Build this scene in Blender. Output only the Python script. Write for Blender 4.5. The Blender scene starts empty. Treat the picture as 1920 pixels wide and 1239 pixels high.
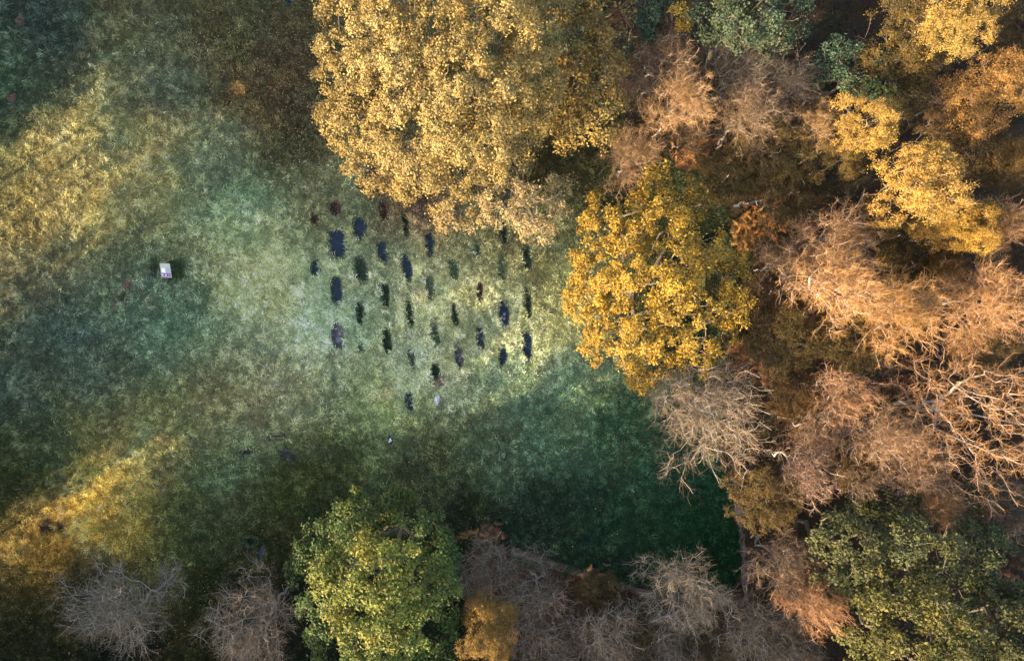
import bpy, math, random
import numpy as np
from mathutils import Vector

# ------------------------------------------------------------------ camera, sky, sun, exposure
S = bpy.context.scene
COL = S.collection
CAM_H, GW = 48.0, 72.0                       # drone height, metres of ground across the frame
MPP = GW / 1920.0
cam = bpy.data.cameras.new('camera'); co = bpy.data.objects.new('camera', cam); COL.objects.link(co)
co.location = (0, 0, CAM_H); co.rotation_euler = (0, 0, 0)
cam.sensor_width = 36; cam.lens = 36 * CAM_H / GW; cam.clip_end = 3000; cam.clip_start = 0.5
S.camera = co

SUN_EL, SUN_HEAD = math.radians(20), math.radians(33)
world = bpy.data.worlds.new('World'); S.world = world; world.use_nodes = True
wn = world.node_tree; bg = wn.nodes['Background']
sky = wn.nodes.new('ShaderNodeTexSky'); sky.sky_type = 'NISHITA'; sky.sun_disc = False
sky.sun_elevation = SUN_EL; sky.sun_rotation = math.radians(237)
sky.air_density = 1.0; sky.dust_density = 3.5; sky.ozone_density = 0.4
wn.links.new(sky.outputs[0], bg.inputs[0]); bg.inputs[1].default_value = 0.15
sl = bpy.data.lights.new('sun', 'SUN'); so = bpy.data.objects.new('sun', sl); COL.objects.link(so)
sl.energy = 3.7; sl.angle = math.radians(0.6); sl.color = (1.0, 0.76, 0.48)
d = Vector((math.cos(SUN_EL) * math.cos(SUN_HEAD), math.cos(SUN_EL) * math.sin(SUN_HEAD), -math.sin(SUN_EL)))
so.rotation_euler = d.to_track_quat('-Z', 'Y').to_euler(); so.location = (-60, -40, 40)
S.view_settings.view_transform = 'Standard'; S.view_settings.look = 'None'
S.view_settings.gamma = 1; S.view_settings.exposure = 2.15

rng = np.random.default_rng(7)
random.seed(7)

# ------------------------------------------------------------------ helpers
def W(px, py, z=0.0):
    """photograph pixel -> point of the place at height z"""
    k = MPP * (CAM_H - z) / CAM_H
    return np.array([(px - 960) * k, (619.5 - py) * k, z])

def lin(c):
    c = np.asarray(c, float) / 255.0
    return np.where(c <= 0.04045, c / 12.92, ((c + 0.055) / 1.055) ** 2.4)

def vnoise(x, y, seed=0):
    """smooth value noise in -1..1"""
    r = np.random.default_rng(seed).uniform(-1, 1, (256, 256))
    xi = np.floor(x).astype(int); yi = np.floor(y).astype(int)
    fx = x - xi; fy = y - yi
    fx = fx * fx * (3 - 2 * fx); fy = fy * fy * (3 - 2 * fy)
    a = r[xi % 256, yi % 256]; b = r[(xi + 1) % 256, yi % 256]
    c = r[xi % 256, (yi + 1) % 256]; e = r[(xi + 1) % 256, (yi + 1) % 256]
    return (a * (1 - fx) + b * fx) * (1 - fy) + (c * (1 - fx) + e * fx) * fy

def fbm(x, y, seed=0, oct=4):
    s = 0; a = 0.5
    for i in range(oct):
        s = s + a * vnoise(x * 2 ** i + 17.3 * i, y * 2 ** i - 9.1 * i, seed + i); a *= 0.5
    return s

def mesh_np(name, V, F, cols=None, mat=None, smooth=False):
    """mesh from numpy: V (n,3), F list of (m,k) index arrays"""
    me = bpy.data.meshes.new(name)
    F = [f for f in (F if isinstance(F, list) else [F]) if len(f)]
    me.vertices.add(len(V)); me.vertices.foreach_set('co', np.ascontiguousarray(V, np.float32).ravel())
    nl = sum(f.size for f in F); nf = sum(len(f) for f in F)
    me.loops.add(nl); me.polygons.add(nf)
    me.loops.foreach_set('vertex_index', np.concatenate([f.ravel() for f in F]).astype(np.int32))
    tot = np.concatenate([np.full(len(f), f.shape[1], np.int32) for f in F])
    st = np.concatenate([[0], np.cumsum(tot)[:-1]]).astype(np.int32)
    me.polygons.foreach_set('loop_start', st)
    me.polygons.foreach_set('use_smooth', np.full(nf, smooth))
    me.update(calc_edges=True)
    if cols is not None:
        a = me.color_attributes.new('tint', 'FLOAT_COLOR', 'POINT')
        c4 = np.ones((len(V), 4), np.float32); c4[:, :3] = cols
        a.data.foreach_set('color', c4.ravel())
    if mat: me.materials.append(mat)
    return me

def link(name, me, parent=None, loc=(0, 0, 0), rot=0, scale=1.0, color=None):
    o = bpy.data.objects.new(name, me); COL.objects.link(o)
    o.location = loc; o.rotation_euler = (0, 0, rot)
    o.scale = (scale,) * 3 if np.isscalar(scale) else scale
    if color is not None: o.color = (*color, 1)
    if parent: o.parent = parent
    return o

def tag(o, label=None, cat=None, group=None, kind=None):
    if label: o['label'] = label
    if cat: o['category'] = cat
    if group: o['group'] = group
    if kind: o['kind'] = kind
    return o

def unit(v): return v / (np.linalg.norm(v, axis=-1, keepdims=True) + 1e-9)

# ------------------------------------------------------------------ materials
def tint_mat(name, transl=0.0, rough=0.8, spec=0.2, noise=0.0, nscale=8.0, objcol=True):
    m = bpy.data.materials.new(name); m.use_nodes = True
    n = m.node_tree.nodes; l = m.node_tree.links
    p = n['Principled BSDF']; out = n['Material Output']
    at = n.new('ShaderNodeAttribute'); at.attribute_name = 'tint'
    c = at.outputs['Color']
    if objcol:
        oi = n.new('ShaderNodeObjectInfo')
        mx = n.new('ShaderNodeMix'); mx.data_type = 'RGBA'; mx.blend_type = 'MULTIPLY'
        mx.inputs[0].default_value = 1
        l.new(c, mx.inputs[6]); l.new(oi.outputs['Color'], mx.inputs[7]); c = mx.outputs[2]
    if noise:
        tc = n.new('ShaderNodeTexCoord'); nz = n.new('ShaderNodeTexNoise')
        nz.inputs['Scale'].default_value = nscale; nz.inputs['Detail'].default_value = 6
        l.new(tc.outputs['Object'], nz.inputs['Vector'])
        mr = n.new('ShaderNodeMapRange')
        mr.inputs[1].default_value = 0.25; mr.inputs[2].default_value = 0.75
        mr.inputs[3].default_value = 1 - noise; mr.inputs[4].default_value = 1 + noise
        l.new(nz.outputs[0], mr.inputs[0])
        mx = n.new('ShaderNodeMix'); mx.data_type = 'RGBA'; mx.blend_type = 'MULTIPLY'; mx.inputs[0].default_value = 1
        l.new(c, mx.inputs[6]); l.new(mr.outputs[0], mx.inputs[7]); c = mx.outputs[2]
    l.new(c, p.inputs['Base Color'])
    p.inputs['Roughness'].default_value = rough; p.inputs['Specular IOR Level'].default_value = spec
    if transl:
        t = n.new('ShaderNodeBsdfTranslucent'); l.new(c, t.inputs['Color'])
        ms = n.new('ShaderNodeMixShader'); ms.inputs[0].default_value = transl
        l.new(p.outputs[0], ms.inputs[1]); l.new(t.outputs[0], ms.inputs[2]); l.new(ms.outputs[0], out.inputs['Surface'])
    return m

M_LEAF = tint_mat('leaf', 0.22, 0.6, 0.25)
M_BARK = tint_mat('bark', 0, 0.85, 0.15, 0.35, 5.0)
M_TWIG = tint_mat('twig', 0, 0.8, 0.15)
M_GRASS = tint_mat('grass_blade', 0.25, 0.7, 0.15, objcol=False)
M_GROUND = tint_mat('turf', 0, 0.95, 0.05, 0.45, 9.0, objcol=False)
M_SOIL = tint_mat('wet_soil', 0, 0.75, 0.3, 0.4, 14.0, objcol=False)
M_STONE = tint_mat('stone', 0, 0.8, 0.3, 0.3, 9.0, objcol=False)
M_PAINT = tint_mat('panel_paint', 0, 0.4, 0.4, 0.06, 20.0, objcol=False)

def water_mat():
    m = bpy.data.materials.new('pond_water'); m.use_nodes = True
    n = m.node_tree.nodes; l = m.node_tree.links; p = n['Principled BSDF']
    p.inputs['Roughness'].default_value = 0.06; p.inputs['IOR'].default_value = 1.33
    tc = n.new('ShaderNodeTexCoord'); nz = n.new('ShaderNodeTexNoise'); nz.inputs['Scale'].default_value = 3
    nz.inputs['Detail'].default_value = 5
    l.new(tc.outputs['Object'], nz.inputs['Vector'])
    r = n.new('ShaderNodeValToRGB')
    r.color_ramp.elements[0].position = 0.35; r.color_ramp.elements[0].color = (0.006, 0.015, 0.028, 1)
    r.color_ramp.elements[1].position = 0.75; r.color_ramp.elements[1].color = (0.016, 0.027, 0.040, 1)
    l.new(nz.outputs[0], r.inputs[0]); l.new(r.outputs[0], p.inputs['Base Color'])
    bp = n.new('ShaderNodeBump'); bp.inputs['Strength'].default_value = 0.08
    nz2 = n.new('ShaderNodeTexNoise'); nz2.inputs['Scale'].default_value = 12
    l.new(tc.outputs['Object'], nz2.inputs['Vector']); l.new(nz2.outputs[0], bp.inputs['Height'])
    l.new(bp.outputs[0], p.inputs['Normal'])
    return m
M_WATER = water_mat()

# ------------------------------------------------------------------ the pits: (X, Y, w, h in the enlarged view), kind
# water = pool, moss = dark mossy hollow, rust = brown leafy hollow, faint = shallow grassy dip, stone = stony bottom
PITS = [
 (245,138,45,75,'rust',"rusty brown pit nearest the top left of the pit rows, beside the golden oak's shade"),
 (138,195,30,60,'rust','smallest pinkish brown pit at the upper left corner of the rows'),
 (252,315,72,150,'water','largest and widest water filled pit, in the upper left of the rows'),
 (366,232,55,110,'water','dark blue pool directly up and right of the widest pit'),
 (484,148,32,90,'rust','narrow reddish pit in the top row below the golden oak crown'),
 (594,215,26,105,'moss','slim black green pit in the top row, nearest the golden oak leaves'),
 (718,312,38,110,'water','rightmost blue pool of the upper rows, near the pale small tree'),
 (480,350,42,115,'water','slightly bent blue pool between the widest pit and the long narrow pool'),
 (368,447,55,130,'moss','broad dark green mossy pit below and right of the widest pool'),
 (600,437,42,130,'water','long clean edged blue pool in the middle of the upper rows'),
 (140,435,38,75,'water','small blue pool alone at the far left of the pit rows'),
 (248,552,48,130,'water','blue pool straight below the widest pit'),
 (490,573,34,115,'moss','dark slim mossy pit right of the pool below the widest pit'),
 (367,660,35,105,'moss','dark pointed mossy pit between the left blue pool and the stony pit'),
 (615,665,36,120,'moss','long dull olive pit in the middle of the rows'),
 (255,778,52,125,'stone','grey violet stony pit at the lower left of the rows'),
 (502,808,32,115,'moss','straight narrow dark pit in the lower left rows with green rims'),
 (375,840,30,50,'faint','faint short teal dip right of the stony pit'),
 (624,890,26,90,'faint','faint brownish narrow dip above the lone blue slot'),
 (838,445,36,90,'faint','faint green dip below the tip of the golden oak branch'),
 (955,350,26,80,'faint','faint slim dip under the pale small tree'),
 (1083,440,40,120,'faint','long faint green dip right of the middle, below the pale small tree'),
 (1208,380,45,125,'moss','dark green pit at the top of the rightmost column'),
 (720,535,36,100,'faint','barely visible dip in the middle of the rows'),
 (970,560,22,90,'rust','thin brown pit right of the middle of the rows'),
 (848,668,32,95,'moss','short dark green pit right of the middle with a mossy tail'),
 (1090,667,46,120,'water','dark blue pool with pale stones showing, near the yellow oak'),
 (1210,610,34,130,'moss','dark long pit in the rightmost column above the blue pool'),
 (745,770,40,110,'faint','faint pale dip between the lower rows'),
 (973,790,30,105,'water','dull blue slot left of the lower right pools'),
 (866,880,32,110,'stone','grey bent stony slot in the lower rows right of the middle'),
 (1086,888,36,100,'water','short blue pool at the bottom of the second column from the right'),
 (1210,828,42,145,'water','long blue pool at the bottom of the rightmost column'),
 (742,962,40,75,'moss','wedge shaped dark pit above the white boulder'),
 (612,1115,28,90,'water','lone thin blue slot below all the other pits'),
 (1088,250,34,100,'moss','grey dark pit half under the pale small tree'),
]
PX = []                                        # (x, y, half width, half height, angle, kind, label)
for X, Y, w, h, k, lab in PITS:
    c = W(540 + X / 2.694, 340 + Y / 2.694)
    PX.append((c[0], c[1], w / 2.694 * MPP / 2 * 1.2, h / 2.694 * MPP / 2 * 1.06, math.radians(rng.uniform(2, 9)), k, lab))
EXTRA = [  # other wet hollows: px, py, half w, half h (px), angle, kind, label, category
 (472,1014,12,10,0.3,'moss','square dark wet hollow in the olive grass left of the green oak','hollow'),
 (490,1036,7,15,-0.35,'water','slanting black puddle beside the dark wet hollow left of the green oak','puddle'),
 (541,851,20,10,-0.2,'mud','long black mud patch in the grass above the green oak','mud patch'),
 (463,845,11,7,0.2,'mud','smaller mud patch left of the long black one','mud patch'),
 (518,818,18,6,0.1,'mud','thin muddy streak above the long black mud patch','mud patch'),
 (290,507,8,12,0.1,'mud','trodden dark mud patch on the left side of the information panel','mud patch'),
 (541,3,9,6,0.2,'water','small dark puddle at the top edge left of the golden oak','puddle'),
]
HOLES = [(p[0], p[1], p[2], p[3], p[4], p[5]) for p in PX]
for px, py, a, b, ang, k, lab, cat in EXTRA:
    c = W(px, py); HOLES.append((c[0], c[1], a * MPP, b * MPP, ang, k))
DEPTH = dict(water=0.40, moss=0.42, rust=0.34, faint=0.20, stone=0.30, mud=0.10)

def hole_q(x, y):
    """for every point the smallest superellipse distance (1 on a rim) and the depth of that hole"""
    q = np.full(x.shape, 9.0); dp = np.zeros(x.shape)
    for hx, hy, a, b, ang, k in HOLES:
        m = (np.abs(x - hx) < 3) & (np.abs(y - hy) < 3)
        if not m.any(): continue
        dx, dy = x[m] - hx, y[m] - hy
        u = dx * math.cos(ang) + dy * math.sin(ang); v = -dx * math.sin(ang) + dy * math.cos(ang)
        rag = 1 + 0.16 * vnoise(x[m] * 4 + 3, y[m] * 4 + 5, 31) + 0.10 * vnoise(x[m] * 9, y[m] * 9, 32)
        qq = ((np.abs(u) / a) ** 2.4 + (np.abs(v) / b) ** 2.4) ** (1 / 2.4) * rag
        f = (1 - np.clip((qq - 0.62) / 0.55, 0, 1)); f = f * f * (3 - 2 * f)
        q[m] = np.minimum(q[m], qq); dp[m] = np.maximum(dp[m], f * DEPTH[k])
    return q, dp

def base_h(x, y):
    far = np.clip((np.hypot(x, y) - 60) / 300, 0, 1)
    return 0.22 * fbm(x * 0.11, y * 0.11, 3, 3) + 0.05 * fbm(x * 0.6, y * 0.6, 8, 3) + far * 4 * fbm(x * 0.01, y * 0.01, 5, 3)

def height(x, y): return base_h(x, y) - hole_q(x, y)[1]

# ------------------------------------------------------------------ colour of the turf: straw, moss, mown green, leaf litter, with shade and sun patches painted in
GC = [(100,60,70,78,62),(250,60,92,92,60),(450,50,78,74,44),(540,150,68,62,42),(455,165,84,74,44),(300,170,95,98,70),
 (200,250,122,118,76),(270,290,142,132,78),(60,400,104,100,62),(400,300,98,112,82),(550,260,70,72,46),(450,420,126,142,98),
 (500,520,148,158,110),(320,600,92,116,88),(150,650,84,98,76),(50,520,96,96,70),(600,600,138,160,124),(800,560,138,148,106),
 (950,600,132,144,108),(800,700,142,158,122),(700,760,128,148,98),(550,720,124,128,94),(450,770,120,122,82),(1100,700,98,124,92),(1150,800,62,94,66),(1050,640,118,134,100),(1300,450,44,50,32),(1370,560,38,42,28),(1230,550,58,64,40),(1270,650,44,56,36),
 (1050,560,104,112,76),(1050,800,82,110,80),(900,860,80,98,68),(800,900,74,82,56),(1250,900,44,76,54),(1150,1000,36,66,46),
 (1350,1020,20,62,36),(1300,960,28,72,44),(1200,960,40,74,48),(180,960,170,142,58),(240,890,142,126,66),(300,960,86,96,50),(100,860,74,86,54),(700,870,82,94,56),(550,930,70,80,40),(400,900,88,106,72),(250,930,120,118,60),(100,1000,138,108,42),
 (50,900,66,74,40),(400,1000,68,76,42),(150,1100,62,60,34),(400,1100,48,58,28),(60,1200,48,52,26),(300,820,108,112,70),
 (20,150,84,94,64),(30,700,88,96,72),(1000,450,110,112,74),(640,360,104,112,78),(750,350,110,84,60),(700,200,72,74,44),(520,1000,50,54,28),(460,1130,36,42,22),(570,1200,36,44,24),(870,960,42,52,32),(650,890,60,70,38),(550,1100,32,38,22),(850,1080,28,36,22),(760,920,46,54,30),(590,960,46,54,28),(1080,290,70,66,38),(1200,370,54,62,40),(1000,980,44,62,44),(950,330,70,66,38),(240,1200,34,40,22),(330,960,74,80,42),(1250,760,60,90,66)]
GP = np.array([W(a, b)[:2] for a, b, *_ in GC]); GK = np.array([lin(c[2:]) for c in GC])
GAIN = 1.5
SPOTS = [(325,507,21,(0.060,0.10,0.040)),(288,497,14,(0.085,0.13,0.05)),(85,985,14,(0.045,0.032,0.02)),(115,985,9,(0.05,0.036,0.02)),(450,168,15,(0.30,0.17,0.05)),(820,712,12,(0.32,0.24,0.17)),(790,378,30,(0.11,0.075,0.05)),(700,345,26,(0.10,0.075,0.045)),(320,452,4,(0.02,0.03,0.02)),(232,560,8,(0.05,0.045,0.03))]  # local turf tones; the orange spot paints in a small sunlit patch
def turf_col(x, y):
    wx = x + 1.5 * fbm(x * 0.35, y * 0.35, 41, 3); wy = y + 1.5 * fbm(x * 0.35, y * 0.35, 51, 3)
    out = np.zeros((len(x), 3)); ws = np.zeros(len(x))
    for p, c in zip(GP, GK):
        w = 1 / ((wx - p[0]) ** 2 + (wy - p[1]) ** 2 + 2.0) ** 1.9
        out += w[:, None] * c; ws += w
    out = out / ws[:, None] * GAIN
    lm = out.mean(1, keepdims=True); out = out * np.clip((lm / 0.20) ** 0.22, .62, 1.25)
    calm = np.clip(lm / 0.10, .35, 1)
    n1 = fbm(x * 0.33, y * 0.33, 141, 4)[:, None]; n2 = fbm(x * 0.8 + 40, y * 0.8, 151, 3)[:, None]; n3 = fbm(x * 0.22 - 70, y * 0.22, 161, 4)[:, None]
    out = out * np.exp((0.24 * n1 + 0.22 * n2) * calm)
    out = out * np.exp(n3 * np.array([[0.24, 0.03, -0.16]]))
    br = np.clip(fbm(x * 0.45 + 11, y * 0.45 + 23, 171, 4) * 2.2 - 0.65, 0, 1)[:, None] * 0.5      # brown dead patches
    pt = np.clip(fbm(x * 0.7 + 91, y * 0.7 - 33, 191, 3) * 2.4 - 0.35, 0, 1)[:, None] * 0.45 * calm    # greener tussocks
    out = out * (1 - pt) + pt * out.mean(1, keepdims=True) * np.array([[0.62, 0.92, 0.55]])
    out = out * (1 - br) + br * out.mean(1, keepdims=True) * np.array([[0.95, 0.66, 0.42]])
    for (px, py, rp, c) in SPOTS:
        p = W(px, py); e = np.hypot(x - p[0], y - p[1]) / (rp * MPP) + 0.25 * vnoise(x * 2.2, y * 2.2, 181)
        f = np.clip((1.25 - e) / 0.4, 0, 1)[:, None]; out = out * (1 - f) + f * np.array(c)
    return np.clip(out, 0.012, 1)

WOOD = [(1085,-400),(1120,60),(1180,270),(1330,335),(1400,430),(1405,640),(1340,700),(1345,820),(1372,885),(1384,1000),(1392,1112),
        (1250,1122),(1110,1090),(1000,1052),(890,1012),(868,1100),(880,1500),(4000,1500),(4000,-400)]
WP = np.array([W(a, b)[:2] for a, b in WOOD])
def in_wood(x, y):
    ins = np.zeros(x.shape, bool); j = len(WP) - 1
    for i in range(len(WP)):
        xi, yi = WP[i]; xj, yj = WP[j]
        if yi != yj:
            ins ^= ((yi > y) != (yj > y)) & (x < (xj - xi) * (y - yi) / (yj - yi) + xi)
        j = i
    return ins

def axis(lo, hi, fine, mid, flo, fhi):
    a = list(np.arange(flo, fhi, fine))
    x = fhi
    while x < hi: a.append(x); x += mid
    x = flo - mid
    while x > lo: a.insert(0, x); x -= mid
    st = mid; x = a[-1]
    while x < 700: st *= 1.25; x += st; a.append(x)
    st = mid; x = a[0]
    while x > -700: st *= 1.25; x -= st; a.insert(0, x)
    return np.array(a)
gx = axis(-40, 40, 0.07, 0.3, -15.2, 2.4); gy = axis(-27, 27, 0.07, 0.3, -6.5, 10.5)
XX, YY = np.meshgrid(gx, gy); xf, yf = XX.ravel(), YY.ravel()
nx, ny = len(gx), len(gy)
ii = (np.arange(ny - 1)[:, None] * nx + np.arange(nx - 1)[None]).ravel()
Fg = np.stack([ii, ii + 1, ii + 1 + nx, ii + nx], 1)
q, dp = hole_q(xf, yf)
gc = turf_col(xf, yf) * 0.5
wd = in_wood(xf + 0.6 * vnoise(xf, yf, 61), yf + 0.6 * vnoise(xf, yf, 62))
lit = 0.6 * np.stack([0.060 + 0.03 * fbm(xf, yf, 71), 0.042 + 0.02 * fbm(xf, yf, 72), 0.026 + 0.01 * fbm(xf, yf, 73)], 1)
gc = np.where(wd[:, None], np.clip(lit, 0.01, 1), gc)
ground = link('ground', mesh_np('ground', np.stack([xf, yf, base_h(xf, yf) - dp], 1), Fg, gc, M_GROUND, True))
tag(ground, kind='structure')

# trodden earth path round the corner of the field
def path(name, pts, wid, col, kind='structure'):
    P = np.array([W(a, b)[:2] for a, b in pts]); seg = np.linalg.norm(np.diff(P, axis=0), axis=1)
    t = np.concatenate([[0], np.cumsum(seg)]); n = int(t[-1] / 0.25); tt = np.linspace(0, t[-1], n)
    c = np.stack([np.interp(tt, t, P[:, 0]), np.interp(tt, t, P[:, 1])], 1)
    for _ in range(6): c[1:-1] = (c[:-2] + c[1:-1] * 2 + c[2:]) / 4
    tg = unit(np.gradient(c, axis=0)); nr = np.stack([-tg[:, 1], tg[:, 0]], 1); m = 7
    V = []; C = []
    for k in range(m):
        s = (k / (m - 1) - 0.5) * 2
        w = wid * (0.5 + 0.22 * vnoise(tt * 0.9, tt * 0 + 5 * np.sign(s), 81) + 0.15 * vnoise(tt * 3, tt * 0 + 9 * np.sign(s), 82))
        pt = c + nr * (s * w)[:, None]
        V.append(np.column_stack([pt, height(pt[:, 0], pt[:, 1]) + 0.03 * (1 - s * s) + 0.005]))
        C.append(np.array(col)[None] * (1 + 0.5 * vnoise(pt[:, 0] * 3, pt[:, 1] * 3, 83))[:, None])
    V = np.stack(V, 1).reshape(-1, 3); C = np.stack(C, 1).reshape(-1, 3)
    i = (np.arange(n - 1)[:, None] * m + np.arange(m - 1)[None]).ravel()
    o = link(name, mesh_np(name, V, np.stack([i, i + m, i + m + 1, i + 1], 1), C, M_GROUND, True))
    return tag(o, kind=kind)
path('path', [(960,1030),(1010,1050),(1070,1068),(1130,1087),(1200,1106),(1300,1124),(1398,1132),(1396,1060),(1391,990),(1381,930),(1374,880)], 0.5, (0.15, 0.11, 0.088))

# ------------------------------------------------------------------ grass blades
def blades(n_t, per, xr, yr, seed):
    g = np.random.default_rng(seed)
    x = g.uniform(*xr, n_t); y = g.uniform(*yr, n_t)
    keep = ~in_wood(x + 0.5 * vnoise(x, y, 61), y + 0.5 * vnoise(x, y, 62))
    x, y = x[keep], y[keep]
    qq, dd = hole_q(x, y); k = qq > 1.0; x, y = x[k], y[k]
    n = len(x)
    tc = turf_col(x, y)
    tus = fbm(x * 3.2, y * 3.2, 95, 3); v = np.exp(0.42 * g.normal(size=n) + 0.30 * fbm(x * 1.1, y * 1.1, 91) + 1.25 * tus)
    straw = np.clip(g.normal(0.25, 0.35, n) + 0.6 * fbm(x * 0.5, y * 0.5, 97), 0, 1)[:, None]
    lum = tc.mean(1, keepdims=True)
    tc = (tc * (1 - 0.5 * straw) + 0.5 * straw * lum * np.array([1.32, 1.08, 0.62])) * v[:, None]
    mown = np.clip(1 - lum[:, 0] / 0.075, 0, 1)
    lean = 2.2 * np.pi * vnoise(x * 0.25, y * 0.25, 99) + g.normal(0, 0.9, n)
    x = np.repeat(x, per); y = np.repeat(y, per); N = n * per
    C = np.repeat(tc, per, 0) * np.exp(0.22 * g.normal(size=(N, 1)))
    L = g.uniform(0.15, 0.36, N) * (1 - 0.45 * np.repeat(mown, per)) * np.repeat(np.clip(1 + 1.1 * tus, .5, 1.8), per); wd = g.uniform(0.010, 0.024, N) * 1.5
    az = np.repeat(lean, per) + g.normal(0, 0.7, N); el = g.uniform(0.15, 1.1, N)
    x = x + g.normal(0, 0.06, N); y = y + g.normal(0, 0.06, N)
    z = height(x, y)
    dr = np.stack([np.cos(az) * np.cos(el), np.sin(az) * np.cos(el), np.sin(el)], 1)
    sd = np.stack([-np.sin(az), np.cos(az), np.zeros(N)], 1)
    b = np.stack([x, y, z], 1)
    mid = b + dr * (L * 0.55)[:, None]
    tip = b + dr * L[:, None]; tip[:, 2] -= 0.30 * L * np.cos(el)
    tip[:, 2] = np.maximum(tip[:, 2], z + 0.02)
    V = np.stack([b - sd * wd[:, None] * 0.5, mid - sd * wd[:, None] * 0.5, tip, mid + sd * wd[:, None] * 0.5], 1).reshape(-1, 3)
    F = np.arange(N * 4).reshape(N, 4)
    return V, F, np.repeat(C, 4, 0)
V, F, C = blades(230000, 5, (-38, 18), (-25.5, 25.5), 11)
tag(link('grass', mesh_np('grass', V, F, np.clip(C, 0.008, 0.8), M_GRASS)), 'tussocky green and straw coloured meadow grass', 'grass', kind='stuff')

# fallen leaves on the turf
def fallen(n):
    g = np.random.default_rng(5)
    cs = [(560,110,170),(520,200,230),(600,300,120),(480,60,200),(720,340,110),(540,150,260),(700,330,170),(850,560,260),(1100,620,160),(900,900,300),(150,1120,180),(350,1080,200),(420,80,200)]
    pts = []
    for px, py, r in cs:
        a = g.normal(size=(n, 2)) * r * 0.6
        pts.append(np.stack([(px + a[:, 0] - 960) * MPP, (619.5 - py + a[:, 1]) * MPP], 1))
    p = np.concatenate(pts); p = p[~in_wood(p[:, 0], p[:, 1])]
    N = len(p); z = height(p[:, 0], p[:, 1]) + g.uniform(0.05, 0.16, N)
    az = g.uniform(0, 6.28, N); s = g.uniform(0.028, 0.062, N)
    u = np.stack([np.cos(az), np.sin(az), g.normal(0, 0.4, N)], 1) * s[:, None]
    v = np.stack([-np.sin(az), np.cos(az), g.normal(0, 0.4, N)], 1) * s[:, None] * 0.65
    c = np.column_stack([p, z])
    V = np.stack([c - u, c + v, c + u, c - v], 1).reshape(-1, 3)
    pal = np.array([(0.22,0.10,0.04),(0.28,0.16,0.06),(0.16,0.075,0.045),(0.30,0.22,0.12)])
    C = pal[g.integers(0, 4, N)] * np.exp(0.3 * g.normal(size=(N, 1)))
    return V, np.arange(N * 4).reshape(N, 4), np.repeat(C, 4, 0)
V, F, C = fallen(800)
tag(link('fallen_leaves', mesh_np('fallen_leaves', V, F, C, M_LEAF), color=(1, 1, 1)), 'brown and yellow fallen leaves scattered on the turf', 'leaves', kind='stuff')

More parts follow.
